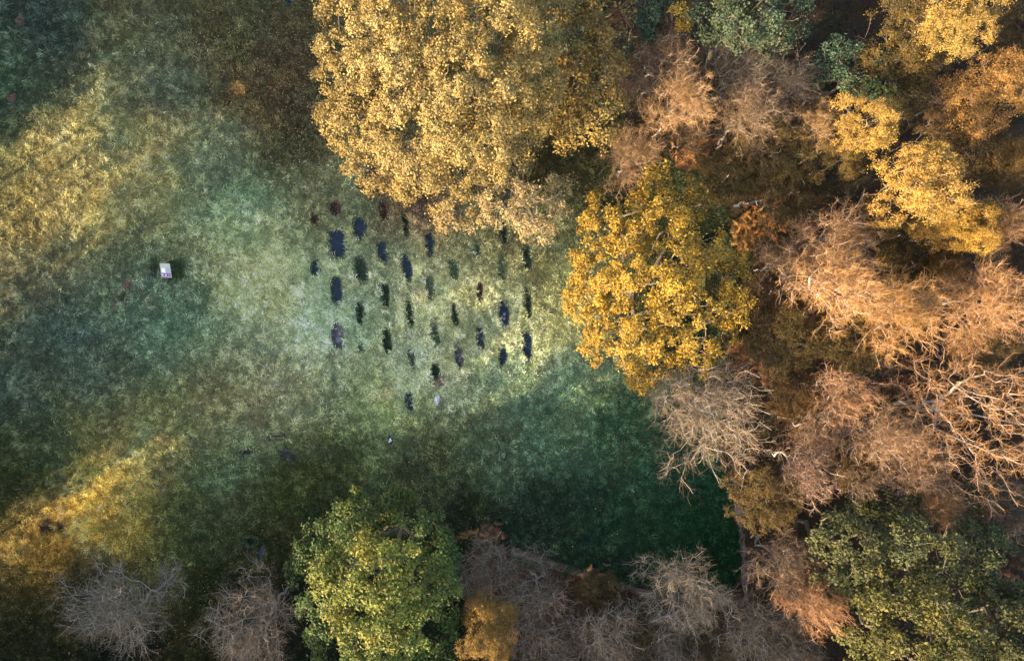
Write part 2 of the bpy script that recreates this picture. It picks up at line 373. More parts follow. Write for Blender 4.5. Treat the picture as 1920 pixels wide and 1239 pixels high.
# ------------------------------------------------------------------ pits and pools
def oval(a, b, n, seed, f=1.0):
    g = np.random.default_rng(seed); ph = g.uniform(0, 6.28, 6); am = g.uniform(0.02, 0.07, 6)
    t = np.linspace(0, 2 * np.pi, n, endpoint=False)
    r = f * (1 + sum(am[k] * np.sin((k + 2) * t + ph[k]) for k in range(6)))
    ct, st = np.cos(t), np.sin(t)
    return np.stack([a * np.sign(ct) * np.abs(ct) ** 0.83 * r, b * np.sign(st) * np.abs(st) ** 0.83 * r], 1)
KCOL = dict(water=(0.030, 0.036, 0.030), moss=(0.036, 0.056, 0.036), rust=(0.060, 0.032, 0.022), faint=(0.050, 0.075, 0.042),
            stone=(0.085, 0.080, 0.085), mud=(0.022, 0.020, 0.017))
def make_pit(x, y, a, b, ang, k, label, seed, name='pit', cat='pit', group='oval pits cut in the meadow'):
    bz = float(base_h(np.array([x]), np.array([y]))[0])
    root = bpy.data.objects.new(name, None); COL.objects.link(root); root.location = (x, y, bz); root.empty_display_size = 0.3
    tag(root, label, cat, group)
    n, rings = 40, 9; V = []; C = []
    g = np.random.default_rng(seed)
    o = oval(a, b, n, seed)
    for r in range(rings):
        f = 1.12 * (1 - r / (rings - 1)) + 0.02
        p = o * f; ca, sa = math.cos(ang), math.sin(ang)
        wx = x + p[:, 0] * ca - p[:, 1] * sa; wy = y + p[:, 0] * sa + p[:, 1] * ca
        zz = height(wx, wy) - bz + 0.014 + g.uniform(0, 0.02, n)
        V.append(np.stack([wx - x, wy - y, zz], 1))
        c = np.array(KCOL[k])[None] * np.exp(0.35 * g.normal(size=(n, 1)))
        if k == 'water' and f > 0.98: c = c * 1.6
        C.append(c)
    V = np.concatenate(V); C = np.concatenate(C)
    i = np.arange(rings - 1)[:, None] * n; j = np.arange(n)[None]
    F = np.stack([i + j, i + (j + 1) % n, i + n + (j + 1) % n, i + n + j], 2).reshape(-1, 4)
    cap = np.arange((rings - 1) * n, rings * n)[None]
    link('earth_lining', mesh_np('earth_lining', V, [F, cap], C, M_SOIL, True), root)
    if k == 'water':
        p = oval(a, b, 48, seed + 1, 1.0)
        ca, sa = math.cos(ang), math.sin(ang)
        P = np.stack([p[:, 0] * ca - p[:, 1] * sa, p[:, 0] * sa + p[:, 1] * ca], 1)
        top = np.column_stack([P * 0.97, np.full(48, -DEPTH[k] * 0.42)])
        bot = np.column_stack([P * 0.7, np.full(48, -DEPTH[k] * 0.95)])
        j = np.arange(48)
        F = [np.arange(48)[None], np.stack([j + 48, (j + 1) % 48 + 48, (j + 1) % 48, j], 1)]
        link('water', mesh_np('water', np.concatenate([top, bot]), F, None, M_WATER), root)
    if k in ('stone',) or 'stones' in label:
        for s in range(7 if k == 'stone' else 4):
            r = g.uniform(0.05, 0.11); px_, py_ = g.normal(0, a * 0.32), g.normal(0, b * 0.42) - (0.2 if k == 'water' else 0)
            zz = -DEPTH[k] * (0.38 if k == 'water' else 0.9)
            me = rock_mesh(r, g.integers(0, 9999), (0.20, 0.19, 0.20))
            link('stone', me, root, (px_, py_, zz), g.uniform(0, 6))
    if k in ('moss', 'faint', 'rust', 'water', 'mud', 'stone'):     # weeds growing on the sides
        nb = {'moss': 420, 'faint': 420, 'rust': 160, 'water': 200, 'mud': 60, 'stone': 120}[k]
        t = g.uniform(0, 6.28, nb); rr = (1.12 * g.uniform(0.0, 1, nb) ** 0.5 if k in ('moss', 'faint', 'rust') else g.uniform(0.8, 1.15, nb))
        ux, uy = a * rr * np.cos(t), b * rr * np.sin(t); ca, sa = math.cos(ang), math.sin(ang)
        wx = x + ux * ca - uy * sa; wy = y + ux * sa + uy * ca
        z0 = height(wx, wy) - bz; B = np.stack([wx - x, wy - y, z0], 1)
        az = g.uniform(0, 6.28, nb); L = g.uniform(0.10, 0.30, nb)
        dr = np.stack([np.cos(az), np.sin(az), g.uniform(0.4, 1.2, nb)], 1) * L[:, None]
        sd = np.stack([-np.sin(az), np.cos(az), az * 0], 1) * 0.014
        V = np.stack([B - sd, B + sd, B + dr], 1).reshape(-1, 3)
        cc = {'moss': (0.065, 0.105, 0.05), 'faint': (0.10, 0.15, 0.08), 'rust': (0.13, 0.07, 0.05), 'water': (0.10, 0.14, 0.08),
              'mud': (0.05, 0.05, 0.03), 'stone': (0.07, 0.08, 0.06)}[k]
        C = np.repeat(np.array(cc)[None] * np.exp(0.5 * g.normal(size=(nb, 1))), 3, 0)
        tag(link('weeds', mesh_np('weeds', V, np.arange(nb * 3).reshape(nb, 3), C, M_GRASS), root), kind='stuff')
    return root

def rock_mesh(r, seed, col):
    g = np.random.default_rng(int(seed)); n, m = 14, 9; V = []
    ph = g.uniform(0, 6, (4, 3))
    for i in range(m):
        th = math.pi * i / (m - 1)
        for j in range(n):
            a = 2 * math.pi * j / n
            dv = np.array([math.sin(th) * math.cos(a), math.sin(th) * math.sin(a), math.cos(th)])
            f = 1 + sum(0.10 * math.sin(dv @ ph[k] * 1.5 + k) for k in range(4)) + g.uniform(-0.03, 0.03)
            V.append(dv * r * f * np.array([1, 1.25, 0.62]))
    V = np.array(V); i = np.arange(m - 1)[:, None] * n; j = np.arange(n)[None]
    F = np.stack([i + j, i + n + j, i + n + (j + 1) % n, i + (j + 1) % n], 2).reshape(-1, 4)
    C = np.array(col)[None] * np.exp(0.18 * g.normal(size=(len(V), 1)))
    return mesh_np('stone', V, F, C, M_STONE, False)

for i, (x, y, a, b, ang, k, lab) in enumerate(PX): make_pit(x, y, a, b, ang, k, lab, 100 + i)
for i, (px, py, a, b, ang, k, lab, cat) in enumerate(EXTRA):
    c = W(px, py); make_pit(c[0], c[1], a * MPP, b * MPP, ang, k, lab, 300 + i, cat.replace(' ', '_'), cat, None)

def on_ground(px, py): 
    c = W(px, py); c[2] = float(height(c[:1], c[1:2])[0]); return c
c = on_ground(820, 749)
b = link('boulder', rock_mesh(0.24, 77, (0.42, 0.42, 0.45)), loc=(c[0], c[1], c[2] + 0.06), rot=-0.25, scale=(0.8, 1.35, 0.9))
tag(b, 'pale grey white boulder lying in the grass below the pits', 'boulder')
c = on_ground(732, 825)                         # little dark mound with white stones
r0 = bpy.data.objects.new('stone_pile', None); COL.objects.link(r0); r0.location = c
tag(r0, 'tiny dark mound with white pebbles in the grass between the pits and the green oak', 'stone pile')
link('mound', rock_mesh(0.22, 5, (0.02, 0.022, 0.028)), r0, (0, 0, 0.0))
for dx, dy, s in [(0.02, 0.08, .065), (-0.05, -0.06, .06), (0.07, -0.03, .045)]:
    link('pebble', rock_mesh(s, int(s * 1e4), (0.6, 0.62, 0.66)), r0, (dx, dy, 0.13))
for i, (px, py, r, lab) in enumerate([(25,185,.28,'round rusty brown molehill near the upper left edge of the meadow'),
        (238,535,.30,'red brown molehill below and left of the information panel'),
        (214,570,.20,'smaller red brown molehill further from the information panel'),
        (40,40,.3,'faint brown molehill in the top left corner')]):
    c = on_ground(px, py)
    tag(link('molehill', rock_mesh(r, 900 + i, (0.12, 0.062, 0.040)), loc=(c[0], c[1], c[2] + 0.02)), lab, 'molehill', 'molehills in the meadow')

# ------------------------------------------------------------------ information panel (slanted top on two posts)
def box(cx, cy, cz, sx, sy, sz, col, acc):
    s = np.array([[-1,-1,-1],[1,-1,-1],[1,1,-1],[-1,1,-1],[-1,-1,1],[1,-1,1],[1,1,1],[-1,1,1]]) * 0.5
    V = s * [sx, sy, sz] + [cx, cy, cz]; n = sum(len(v) for v in acc[0])
    acc[0].append(V); acc[1].append(np.array([[3,2,1,0],[4,5,6,7],[0,1,5,4],[1,2,6,5],[2,3,7,6],[3,0,4,7]]) + n); acc[2].append(np.tile(col, (8, 1)))
def fin(name, acc, mat, parent, rx=0, loc=(0, 0, 0)):
    o = link(name, mesh_np(name, np.concatenate(acc[0]), np.concatenate(acc[1]), np.concatenate(acc[2]), mat), parent, loc)
    o.rotation_euler = (rx, 0, 0); return o
c = on_ground(322, 509)
pn = bpy.data.objects.new('information_panel', None); COL.objects.link(pn); pn.location = c; pn.rotation_euler = (0, 0, math.radians(-3))
tag(pn, 'white and purple information panel on posts, alone in the left of the meadow', 'sign')
TILT = math.radians(22)
PW, PH_, PZ = 0.80, 1.14, 1.0
pn.scale = (0.88, 0.88, 0.88)
acc = ([], [], [])
for sx in (-1, 1): box(sx * (PW / 2 - .02), 0, 0, .04, PH_, .05, (0.42, 0.40, 0.36), acc)
for sy in (-1, 1): box(0, sy * (PH_ / 2 - .02), 0, PW - .08, .04, .05, (0.42, 0.40, 0.36), acc)
fin('frame', acc, M_PAINT, pn, TILT, (0, 0, PZ))
acc = ([], [], []); box(0, 0, 0, PW - .084, PH_ - .084, .03, (0.36, 0.42, 0.42), acc); fin('board', acc, M_PAINT, pn, TILT, (0, 0, PZ))
def on_board(name, x, y, w, h, col, lift=0.019, nb=1):
    a = ([], [], []); box(x, y, lift, w, h, .006, col, a); return fin(name, a, M_PAINT, pn, TILT, (0, 0, PZ))
on_board('purple_band', 0, -.36, PW - .11, .30, (0.17, 0.075, 0.28))
on_board('text_sheet', -.18, -.005, .30, .38, (0.80, 0.80, 0.78))
on_board('picture', .17, .05, .32, .46, (0.30, 0.38, 0.40))
on_board('heading', -0.05, .36, .50, .16, (0.52, 0.42, 0.36))
for bx in (-.28, -.03): on_board('white_emblem', bx, -.37, .09, .11, (0.8, 0.8, 0.8), .024)
on_board('pale_emblem', .20, -.37, .10, .10, (0.35, 0.22, 0.5), .024)
for sx in (-.28, .28):
    acc = ([], [], []); box(sx, .12, .50, .09, .09, 1.0, (0.12, 0.10, 0.08), acc); fin('post', acc, M_PAINT, pn)

# ------------------------------------------------------------------ tree machinery
def mst(pts, start, bf, g):
    """grow a balanced minimum spanning tree from the chain `start` to pts"""
    n0 = len(start); P = np.concatenate([start, pts]); n = len(P)
    par = np.full(n, -1); path_l = np.zeros(n)
    for i in range(1, n0): par[i] = i - 1; path_l[i] = path_l[i - 1] + np.linalg.norm(P[i] - P[i - 1])
    todo = np.ones(n, bool); todo[:n0] = False
    best = np.full(n, 1e9); bp = np.zeros(n, int); bl = np.zeros(n)
    for i in range(max(1, n0 - 4), n0):
        dd = np.linalg.norm(P - P[i], axis=1); cst = dd + bf * path_l[i] + np.maximum(0, (P[i, 2] - P[:, 2])) * 0.6
        m = cst < best; best[m] = cst[m]; bp[m] = i; bl[m] = dd[m]
    order = list(range(n0))
    for _ in range(n - n0):
        i = int(np.argmin(np.where(todo, best, 1e12))); todo[i] = False
        par[i] = bp[i]; path_l[i] = path_l[bp[i]] + bl[i]; order.append(i)
        dd = np.linalg.norm(P - P[i], axis=1); cst = dd + bf * path_l[i] + np.maximum(0, (P[i, 2] - P[:, 2])) * 0.6
        m = todo & (cst < best); best[m] = cst[m]; bp[m] = i; bl[m] = dd[m]
    return P, par, order

def radii(P, par, order, rtip, ex):
    n = len(P); acc = np.zeros(n); ch = np.zeros(n, int)
    for i in order[1:]: ch[par[i]] += 1
    r = np.zeros(n)
    for i in reversed(order):
        r[i] = rtip if ch[i] == 0 else acc[i] ** (1 / ex)
        if par[i] >= 0: acc[par[i]] += r[i] ** ex
    return r, ch

def tubes(A, B, ra, rb, sides):
    n = len(A); d = unit(B - A); h = np.where(np.abs(d[:, 2:3]) > 0.9, np.array([[1., 0, 0]]), np.array([[0, 0, 1.]]))
    u = unit(np.cross(d, h)); v = np.cross(d, u); a = np.arange(sides) * 2 * np.pi / sides
    ring = u[:, None] * np.cos(a)[None, :, None] + v[:, None] * np.sin(a)[None, :, None]
    V = np.concatenate([A[:, None] + ring * ra[:, None, None], B[:, None] + ring * rb[:, None, None]], 1).reshape(-1, 3)
    b = (np.arange(n) * 2 * sides)[:, None]; j = np.arange(sides)[None]
    F = np.stack([b + j, b + (j + 1) % sides, b + sides + (j + 1) % sides, b + sides + j], 2).reshape(-1, 4)
    return V, F

def limb_mesh(P, par, r, col_thick, col_thin, g, name='trunk'):
    idx = np.where(par >= 0)[0]; A, B = P[par[idx]], P[idx]; rb = r[idx]; ra = np.minimum(r[par[idx]], rb * 1.35)
    Vs, Fs, Cs, off = [], [], [], 0
    for m, s in ((rb > 0.05, 8), ((rb <= 0.05) & (rb > 0.02), 5), (rb <= 0.02, 3)):
        if not m.any(): continue
        # bend every edge once in the middle so limbs are not ruler straight
        mid = (A[m] + B[m]) / 2 + g.normal(size=(m.sum(), 3)) * (np.linalg.norm(B[m] - A[m], axis=1) * 0.07)[:, None]
        rm = (ra[m] + rb[m]) / 2
        for a, b, r1, r2 in ((A[m], mid, ra[m], rm), (mid, B[m], rm, rb[m])):
            V, F = tubes(a, b, r1, r2, s)
            t = np.clip((np.repeat(rb[m], 2 * s) - 0.012) / 0.06, 0, 1)[:, None]
            Vs.append(V); Fs.append(F + off); off += len(V)
            Cs.append((np.array(col_thin) * (1 - t) + np.array(col_thick) * t) * np.exp(0.12 * g.normal(size=(len(V), 1))))
    return mesh_np(name, np.concatenate(Vs), np.concatenate(Fs), np.concatenate(Cs), M_BARK, False)

def lobe_points(lobes, dens, g, shell=0.45):
    """points in the outer shell of each lobe (x, y, z, r, flat), none inside another lobe's core"""
    out = []; lid = []
    for li, (x, y, z, r, fl) in enumerate(lobes):
        n = max(8, int(dens * r * r)); dv = unit(g.normal(size=(n, 3)))
        dv[:, 2] = np.where(dv[:, 2] < -0.35, -dv[:, 2], dv[:, 2])
        rr = r * (1 - shell * g.uniform(0, 1, n) ** 1.6)
        p = np.array([x, y, z]) + dv * rr[:, None] * np.array([1, 1, fl])
        ok = np.ones(n, bool)
        for lj, (x2, y2, z2, r2, f2) in enumerate(lobes):
            if lj == li: continue
            e = (p - [x2, y2, z2]) / [r2, r2, r2 * f2]; ok &= np.linalg.norm(e, axis=1) > 0.55
        out.append(p[ok]); lid.append(np.full(ok.sum(), li))
    return np.concatenate(out), np.concatenate(lid)

LEAF_ALB = 0.43
def leaf_mesh(cl, lid, centre, per, rc, size, pal, g, lobe_tint=None, name='crown', flat=0.55):
    n = len(cl); N = n * per
    c = np.repeat(cl, per, 0)
    out = unit(np.repeat(cl, per, 0) - centre)
    dv = unit(unit(g.normal(size=(N, 3))) + 0.55 * out + np.array([0, 0, 0.35]))      # leaves sit on the outer dome of their clump
    rad = np.repeat(rc * g.uniform(0.65, 1.3, n), per) * g.uniform(0, 1, N) ** 0.28 * (1 + 0.25 * g.normal(size=N))
    dv = dv * rad[:, None]; dv[:, 2] *= flat + 0.25
    c = c + dv
    nr = unit(out * 0.45 + np.array([0, 0, 0.45]) + unit(dv) * 0.5 + g.normal(size=(N, 3)) * 0.55)
    t = unit(np.cross(nr, g.normal(size=(N, 3)))); bt = np.cross(nr, t)
    s = size * g.uniform(0.6, 1.35, N)[:, None]
    u = t * s; v = bt * s * g.uniform(0.45, 0.75, N)[:, None]
    V = np.stack([c - u, c - u * 0.1 + v + nr * s * 0.12, c + u - nr * s * 0.2, c - u * 0.1 - v + nr * s * 0.12], 1).reshape(-1, 3)
    pal = np.array(pal); k = g.dirichlet(np.full(len(pal), 0.7), n)
    cc = np.repeat(k @ pal * np.exp(0.20 * g.normal(size=(n, 1))), per, 0)
    if lobe_tint is not None: cc = cc * np.repeat(np.array(lobe_tint)[lid], per, 0)
    kk = pal[g.integers(0, len(pal), N)]
    cc = LEAF_ALB * (cc * 0.65 + kk * 0.35) * np.exp(0.22 * g.normal(size=(N, 1)))
    return mesh_np(name, V, np.arange(N * 4).reshape(N, 4), np.repeat(np.clip(cc, 0, 0.9), 4, 0), M_LEAF)

def twig_mesh(P, par, r, ch, k, length, rad, pal, g, centre, name='crown', up=0.08, minr=0.05):
    idx = np.where((par >= 0) & (r < minr))[0]
    A = np.repeat(P[idx], k, 0); dirp = unit(np.repeat(P[idx] - P[par[idx]], k, 0))
    f = g.uniform(0, 1, (len(A), 1)); A = A - np.repeat(P[idx] - P[par[idx]], k, 0) * f
    out = unit(A - centre)
    d = unit(dirp * 0.55 + out * 0.55 + np.array([0, 0, up]) + g.normal(size=A.shape) * 0.72)
    L = length * g.uniform(0.45, 1.25, len(A)); B = A + d * (L * 0.5)[:, None]
    d2 = unit(d + g.normal(size=A.shape) * 0.45); Cc = B + d2 * (L * 0.5)[:, None]
    # side shoots
    d3 = unit(d + g.normal(size=A.shape) * 0.8); E = B + d3 * (L * 0.4)[:, None]
    rr = rad * g.uniform(0.7, 1.3, len(A))
    Vs, Fs, off = [], [], 0
    for a, b, r1, r2 in ((A, B, rr, rr * .75), (B, Cc, rr * .75, rr * .35), (B, E, rr * .6, rr * .3)):
        V, F = tubes(a, b, r1, r2, 3); Vs.append(V); Fs.append(F + off); off += len(V)
    pal = np.array(pal); kk = pal[g.integers(0, len(pal), len(A))] * np.exp(0.25 * g.normal(size=(len(A), 1)))
    C = np.concatenate([np.repeat(kk, 6, 0)] * 3)
    return mesh_np(name, np.concatenate(Vs), np.concatenate(Fs), np.clip(C * np.array([0.46, 0.47, 0.45]), 0, .9), M_TWIG)

def trunk_chain(base, top, g, n=7, wob=0.12):
    t = np.linspace(0, 1, n)[:, None]; c = base * (1 - t) + top * t
    c[1:] += g.normal(size=(n - 1, 3)) * [wob, wob, 0]; return c

def root_at(name, x, y, label, cat='tree', group=None, rot=0, scale=1.0):
    z = float(base_h(np.array([x]), np.array([y]))[0]) - 0.05
    o = bpy.data.objects.new(name, None); COL.objects.link(o); o.location = (x, y, z)
    o.rotation_euler = (0, 0, rot); o.scale = (scale,) * 3 if np.isscalar(scale) else scale
    return tag(o, label, cat, group)

def gap_noise(p, g, sc=1.0):
    v = np.zeros(len(p))
    for k in range(9):
        w = unit(g.normal(size=3)) * g.uniform(1.6, 4.2) / sc; v += np.sin(p @ w + g.uniform(0, 6.28))
    return v / 2.1
OAK_BARK = ((0.10, 0.085, 0.065), (0.13, 0.105, 0.08))
CLUMP = 0.38
def leafy_tree(name, label, lobes_px, seed, pal, dens=26, per=34, rc=0.55, leaf=0.10, trunk_px=None, lobe_tint=None,
               bark=OAK_BARK, shell=0.5, group=None, gap=-0.65, gap_scale=1.0):
    """a tree whose crown is given lobe by lobe: (px, py, radius px, height m[, flatness])"""
    g = np.random.default_rng(seed)
    L = []
    for l in lobes_px:
        c = W(l[0], l[1], l[3]); L.append((c[0], c[1], c[2], l[2] * MPP * (CAM_H - l[3]) / CAM_H, l[4] if len(l) > 4 else 0.8))
    L = np.array(L); L[:, 3] *= .93; L[:, 2] += g.uniform(-.55, .55, len(L)); wgt = L[:, 3] ** 2
    cen = (L[:, :3] * wgt[:, None]).sum(0) / wgt.sum()
    bx, by = cen[:2] if trunk_px is None else W(*trunk_px)[:2]
    rt = root_at(name, bx, by, label, 'tree', group)
    o = np.array([bx, by, rt.location.z]); L[:, :3] -= o; cen = cen - o
    cl, lid = lobe_points([tuple(l) for l in L], dens * CLUMP, g, shell)
    cl += g.normal(size=cl.shape) * 0.12
    keep = (cl[:, 2] > 1.0) & (gap_noise(cl, g, gap_scale) > gap); cl, lid = cl[keep], lid[keep]
    base = np.array([0, 0, 0.]); top = np.array([cen[0] * .4, cen[1] * .4, max(2.0, cen[2] * 0.5)])
    inner = np.concatenate([L[:, :3] * [1, 1, .85] + g.normal(size=(len(L), 3)) * .3, L[:, :3] * [.6, .6, .75] + g.normal(size=(len(L), 3)) * .3])
    tw = np.repeat(cl, 3, 0) + g.normal(size=(len(cl) * 3, 3)) * .22
    skel = np.concatenate([inner, tw[g.permutation(len(tw))[:1500]]])
    P, par, order = mst(skel, trunk_chain(base, top, g), 0.35, g)
    r, ch = radii(P, par, order, 0.014, 2.15); r[:7] *= np.linspace(1.25, 1, 7)
    link('trunk', limb_mesh(P, par, np.minimum(r, 0.45), *bark, g), rt, color=(1, 1, 1))
    lc = np.array([cen[0], cen[1], cen[2] * .75])
    link('crown', leaf_mesh(cl, lid, lc, int(per / CLUMP), rc * 1.12, leaf * 0.9, pal, g, lobe_tint), rt, color=(1, 1, 1))
    return rt

# ------------------------------------------------------------------ the big leafy trees
GOLD = [(0.58,0.43,0.12),(0.66,0.48,0.15),(0.48,0.34,0.08),(0.52,0.31,0.07),(0.46,0.38,0.12),(0.64,0.50,0.20)]
YELL = [(0.80,0.49,0.055),(0.74,0.42,0.04),(0.62,0.37,0.045),(0.82,0.56,0.10),(0.46,0.31,0.055)]
GREEN = [(0.16,0.25,0.06),(0.19,0.26,0.065),(0.125,0.21,0.055),(0.24,0.26,0.06),(0.11,0.185,0.055)]
PALE = [(0.76,0.57,0.27),(0.68,0.52,0.25),(0.78,0.56,0.22),(0.54,0.45,0.22)]
ORANGE = [(0.40,0.22,0.045),(0.34,0.17,0.035),(0.30,0.20,0.05),(0.44,0.27,0.06)]

leafy_tree('oak_tree', 'huge golden oak with a broad dense crown at the top of the meadow',
  [(690,70,100,8.5),(672,160,85,7.5),(680,245,85,7),(700,300,62,6),(760,130,120,11),(790,240,110,10),(800,325,75,7.5),(862,330,62,7),
   (880,200,120,12),(900,270,85,9.5),(800,20,130,11.5),(920,80,120,12.5),(1000,50,80,10.5),(980,160,90,11.5),(960,230,70,10),(745,-40,120,9),(900,-60,130,10),(650,215,55,6)],
  21, GOLD, dens=34, per=44, rc=0.40, leaf=0.078, trunk_px=(850, 190), gap=-0.62, lobe_tint=[(1.15,1.15,1.3)] * 9 + [(1.05,1.02,1.05)] * 6 + [(1.15,1.15,1.3)] * 3)
leafy_tree('oak_tree', 'dull orange oak crown tucked behind the right side of the huge golden oak',
  [(1075,70,80,9.5),(1110,140,66,9),(1060,190,58,8),(1130,225,50,8),(1080,235,45,7.5),(1120,20,66,8.5),(1040,250,34,7)],
  22, ORANGE + GOLD[:2], dens=28, per=24, rc=0.5, leaf=0.095,
  lobe_tint=[(.9,.85,.8)] * 3 + [(1.2,1.3,1.3)] * 2 + [(.7,.8,.8)] + [(1.2,1.3,1.3)])
leafy_tree('small_oak', 'sparse pale straw tree between the golden oak and the pits',
  [(1000,398,60,7),(940,375,55,6.5),(870,393,54,6.5),(855,425,34,5.6),(1040,375,42,6.2),(960,320,40,6),(1010,432,32,5.6)],
  23, PALE, dens=36, per=28, rc=0.36, leaf=0.07, gap=-0.7, bark=((0.12,0.10,0.08),(0.2,0.17,0.13)), trunk_px=(985, 345), lobe_tint=[(1,1,1),(.9,.9,.9),(1.15,1.1,.9),(1.1,1,.9),(.8,.85,.8),(.5,.6,.5),(1,1,1)])
leafy_tree('oak_tree', 'bright yellow ragged oak right of the pits with branches showing through',
  [(l[0] - 8, *l[1:]) for l in [(1125,400,40,6),(1160,430,62,8),(1235,365,55,6.5),(1290,385,52,6.5),(1245,440,70,9),(1115,505,48,6.5),(1175,520,75,9.5),(1085,560,42,6),
   (1130,585,60,8),(1255,530,75,10.5),(1325,490,58,9),(1375,495,34,8),(1365,560,44,8),(1290,600,78,10),(1195,620,75,9.5),(1140,640,45,7),
   (1375,605,32,7.5),(1310,665,46,7.5),(1215,672,48,7),(1212,712,26,5.5),(1265,680,34,6.5)]],
  24, YELL, dens=34, per=40, rc=0.38, leaf=0.082, shell=0.7, gap=-0.62, gap_scale=.8,
  lobe_tint=[(1,1,1),(.95,.97,1),(.7,.76,.8),(.72,.76,.7)] + [(1,1,1)] * 17)
leafy_tree('oak_tree', 'large round green oak with its sunlit top tinted yellow at the bottom of the meadow',
  [(690,965,58,7),(742,955,38,6),(605,1020,52,6.5),(590,1070,42,6),(660,1020,62,8.5),(780,1010,55,7.5),(830,1030,40,6.5),(650,1085,66,11.6),
   (715,1070,75,13.2),(790,1085,65,9.5),(840,1090,38,7),(610,1150,48,7.5),(695,1150,72,12.6),(765,1155,66,11.2),(835,1170,42,7.5),(620,1215,50,7),
   (710,1225,75,9),(800,1230,55,8),(680,1290,80,8)],
  25, GREEN, dens=36, per=38, rc=0.42, leaf=0.095, gap=-0.95,
  lobe_tint=[(1.2,1.1,1),(1.2,1.1,1),(1.0,1.0,1.1),(.85,.95,1),(1.1,1.05,1),(1,1,1),(.8,1,1),(2.3,1.65,.95),(2.6,1.75,1.0),(1.3,1.15,1),(1,1,1),(.9,1,1),(2.6,1.8,1.0),(1.9,1.5,1),(1.2,1.2,1),(.9,1,1),(1.8,1.5,1.1),(1.5,1.4,1),(1.2,1.2,1)])  # yellow lobe tints paint sunlight onto the top of the crown
GR2 = [(0.13,0.145,0.045),(0.17,0.165,0.045),(0.22,0.19,0.045),(0.09,0.115,0.045),(0.115,0.14,0.05)]
leafy_tree('oak_tree', 'green oak crown with faint yellow flecks nearest the pink birches at lower right',
  [(1560,1000,50,9),(1600,1035,62,10),(1640,1020,45,9),(1570,1075,45,8.5),(1610,1090,45,8.5)], 26, GR2, dens=30, per=26, leaf=0.1, rc=.45)
leafy_tree('oak_tree', 'middle green oak of the lower right wood with a dark gap below it',
  [(1700,1020,60,10),(1760,1040,58,10),(1730,1085,50,9),(1680,1080,45,8.5),(1790,1000,40,8)], 27, GR2, dens=30, per=26, leaf=0.1, rc=.45,
  lobe_tint=[(.9,.95,1),(1.1,1.05,1),(.8,.85,.95),(.7,.8,.9),(.7,.85,1)])
leafy_tree('oak_tree', 'dark blue green oak at the right edge of the lower right oaks',
  [(1840,1040,52,8),(1870,1080,45,7.5),(1800,1090,45,7.5),(1850,1000,40,7)], 28, GR2, dens=30, per=26, leaf=0.1, rc=.45, lobe_tint=[(.65,.85,1)] * 4)
leafy_tree('oak_tree', 'big yellow green oak at the bottom edge of the lower right wood',
  [(1690,1150,70,11),(1760,1170,75,11.5),(1700,1215,75,11),(1640,1190,55,9.5),(1800,1220,60,10.5),(1620,1230,50,9),(1740,1270,80,10),(1660,1120,40,9)],
  29, [(c[0] * 1.35, c[1] * 1.2, c[2] * .9) for c in GR2], dens=30, per=28, leaf=0.105, rc=.45)
leafy_tree('oak_tree', 'dull green oak in the bottom right corner',
  [(1860,1170,65,9.5),(1900,1220,65,9.5),(1840,1235,55,9),(1910,1140,45,8.5)], 30, GR2, dens=28, per=26, leaf=0.1, rc=.45, lobe_tint=[(1,.95,.9)] * 4)
leafy_tree('oak_tree', 'low dark green tree between the pink birches and the lower right oaks',
  [(1690,950,45,6),(1640,960,40,6),(1790,950,45,6),(1840,940,40,6)], 31, GR2, dens=28, per=24, leaf=0.09, rc=.45, lobe_tint=[(.7,.8,.85)] * 4)
TEAL = [(0.07,0.13,0.08),(0.09,0.15,0.075),(0.13,0.17,0.07),(0.055,0.11,0.075)]
leafy_tree('oak_tree', 'dark teal green crown at the top edge just right of the golden oaks',
  [(1215,10,55,8),(1190,60,42,7),(1245,55,45,7),(1170,-20,60,8)], 32, TEAL, dens=30, per=28, leaf=0.09, rc=.45)
leafy_tree('oak_tree', 'wide dark green crown at the top edge beside the black gap',
  [(1330,20,60,8.5),(1400,40,65,9.5),(1465,25,50,8.5),(1390,-30,80,9),(1440,75,40,7.5),(1480,60,28,7)], 33,
  [(c[0] * 1.25, c[1] * 1.1, c[2]) for c in TEAL], dens=30, per=28, leaf=0.095, rc=.45)
leafy_tree('thorn_tree', 'sparse teal shrub tree with yellow leaf tips below the black gap',
  [(1590,130,55,6.5),(1560,100,35,6),(1610,165,40,7),(1630,120,30,6),(1540,130,30,5.5),(1645,180,22,7)], 34, TEAL, dens=34, per=16, leaf=0.085, rc=.36,
  lobe_tint=[(1.2,1.3,1.2),(1,1.2,1.2),(2.2,1.8,1.1),(1.2,1.3,1.2),(1,1.2,1.2),(3,2.2,1.2)])
leafy_tree('poplar', 'thin orange yellow tree peeping between the two dark green crowns at the top edge',
  [(1270,15,20,8.5),(1278,45,16,8),(1265,-15,20,8)], 35, YELL, dens=40, per=16, leaf=0.08, rc=.3)

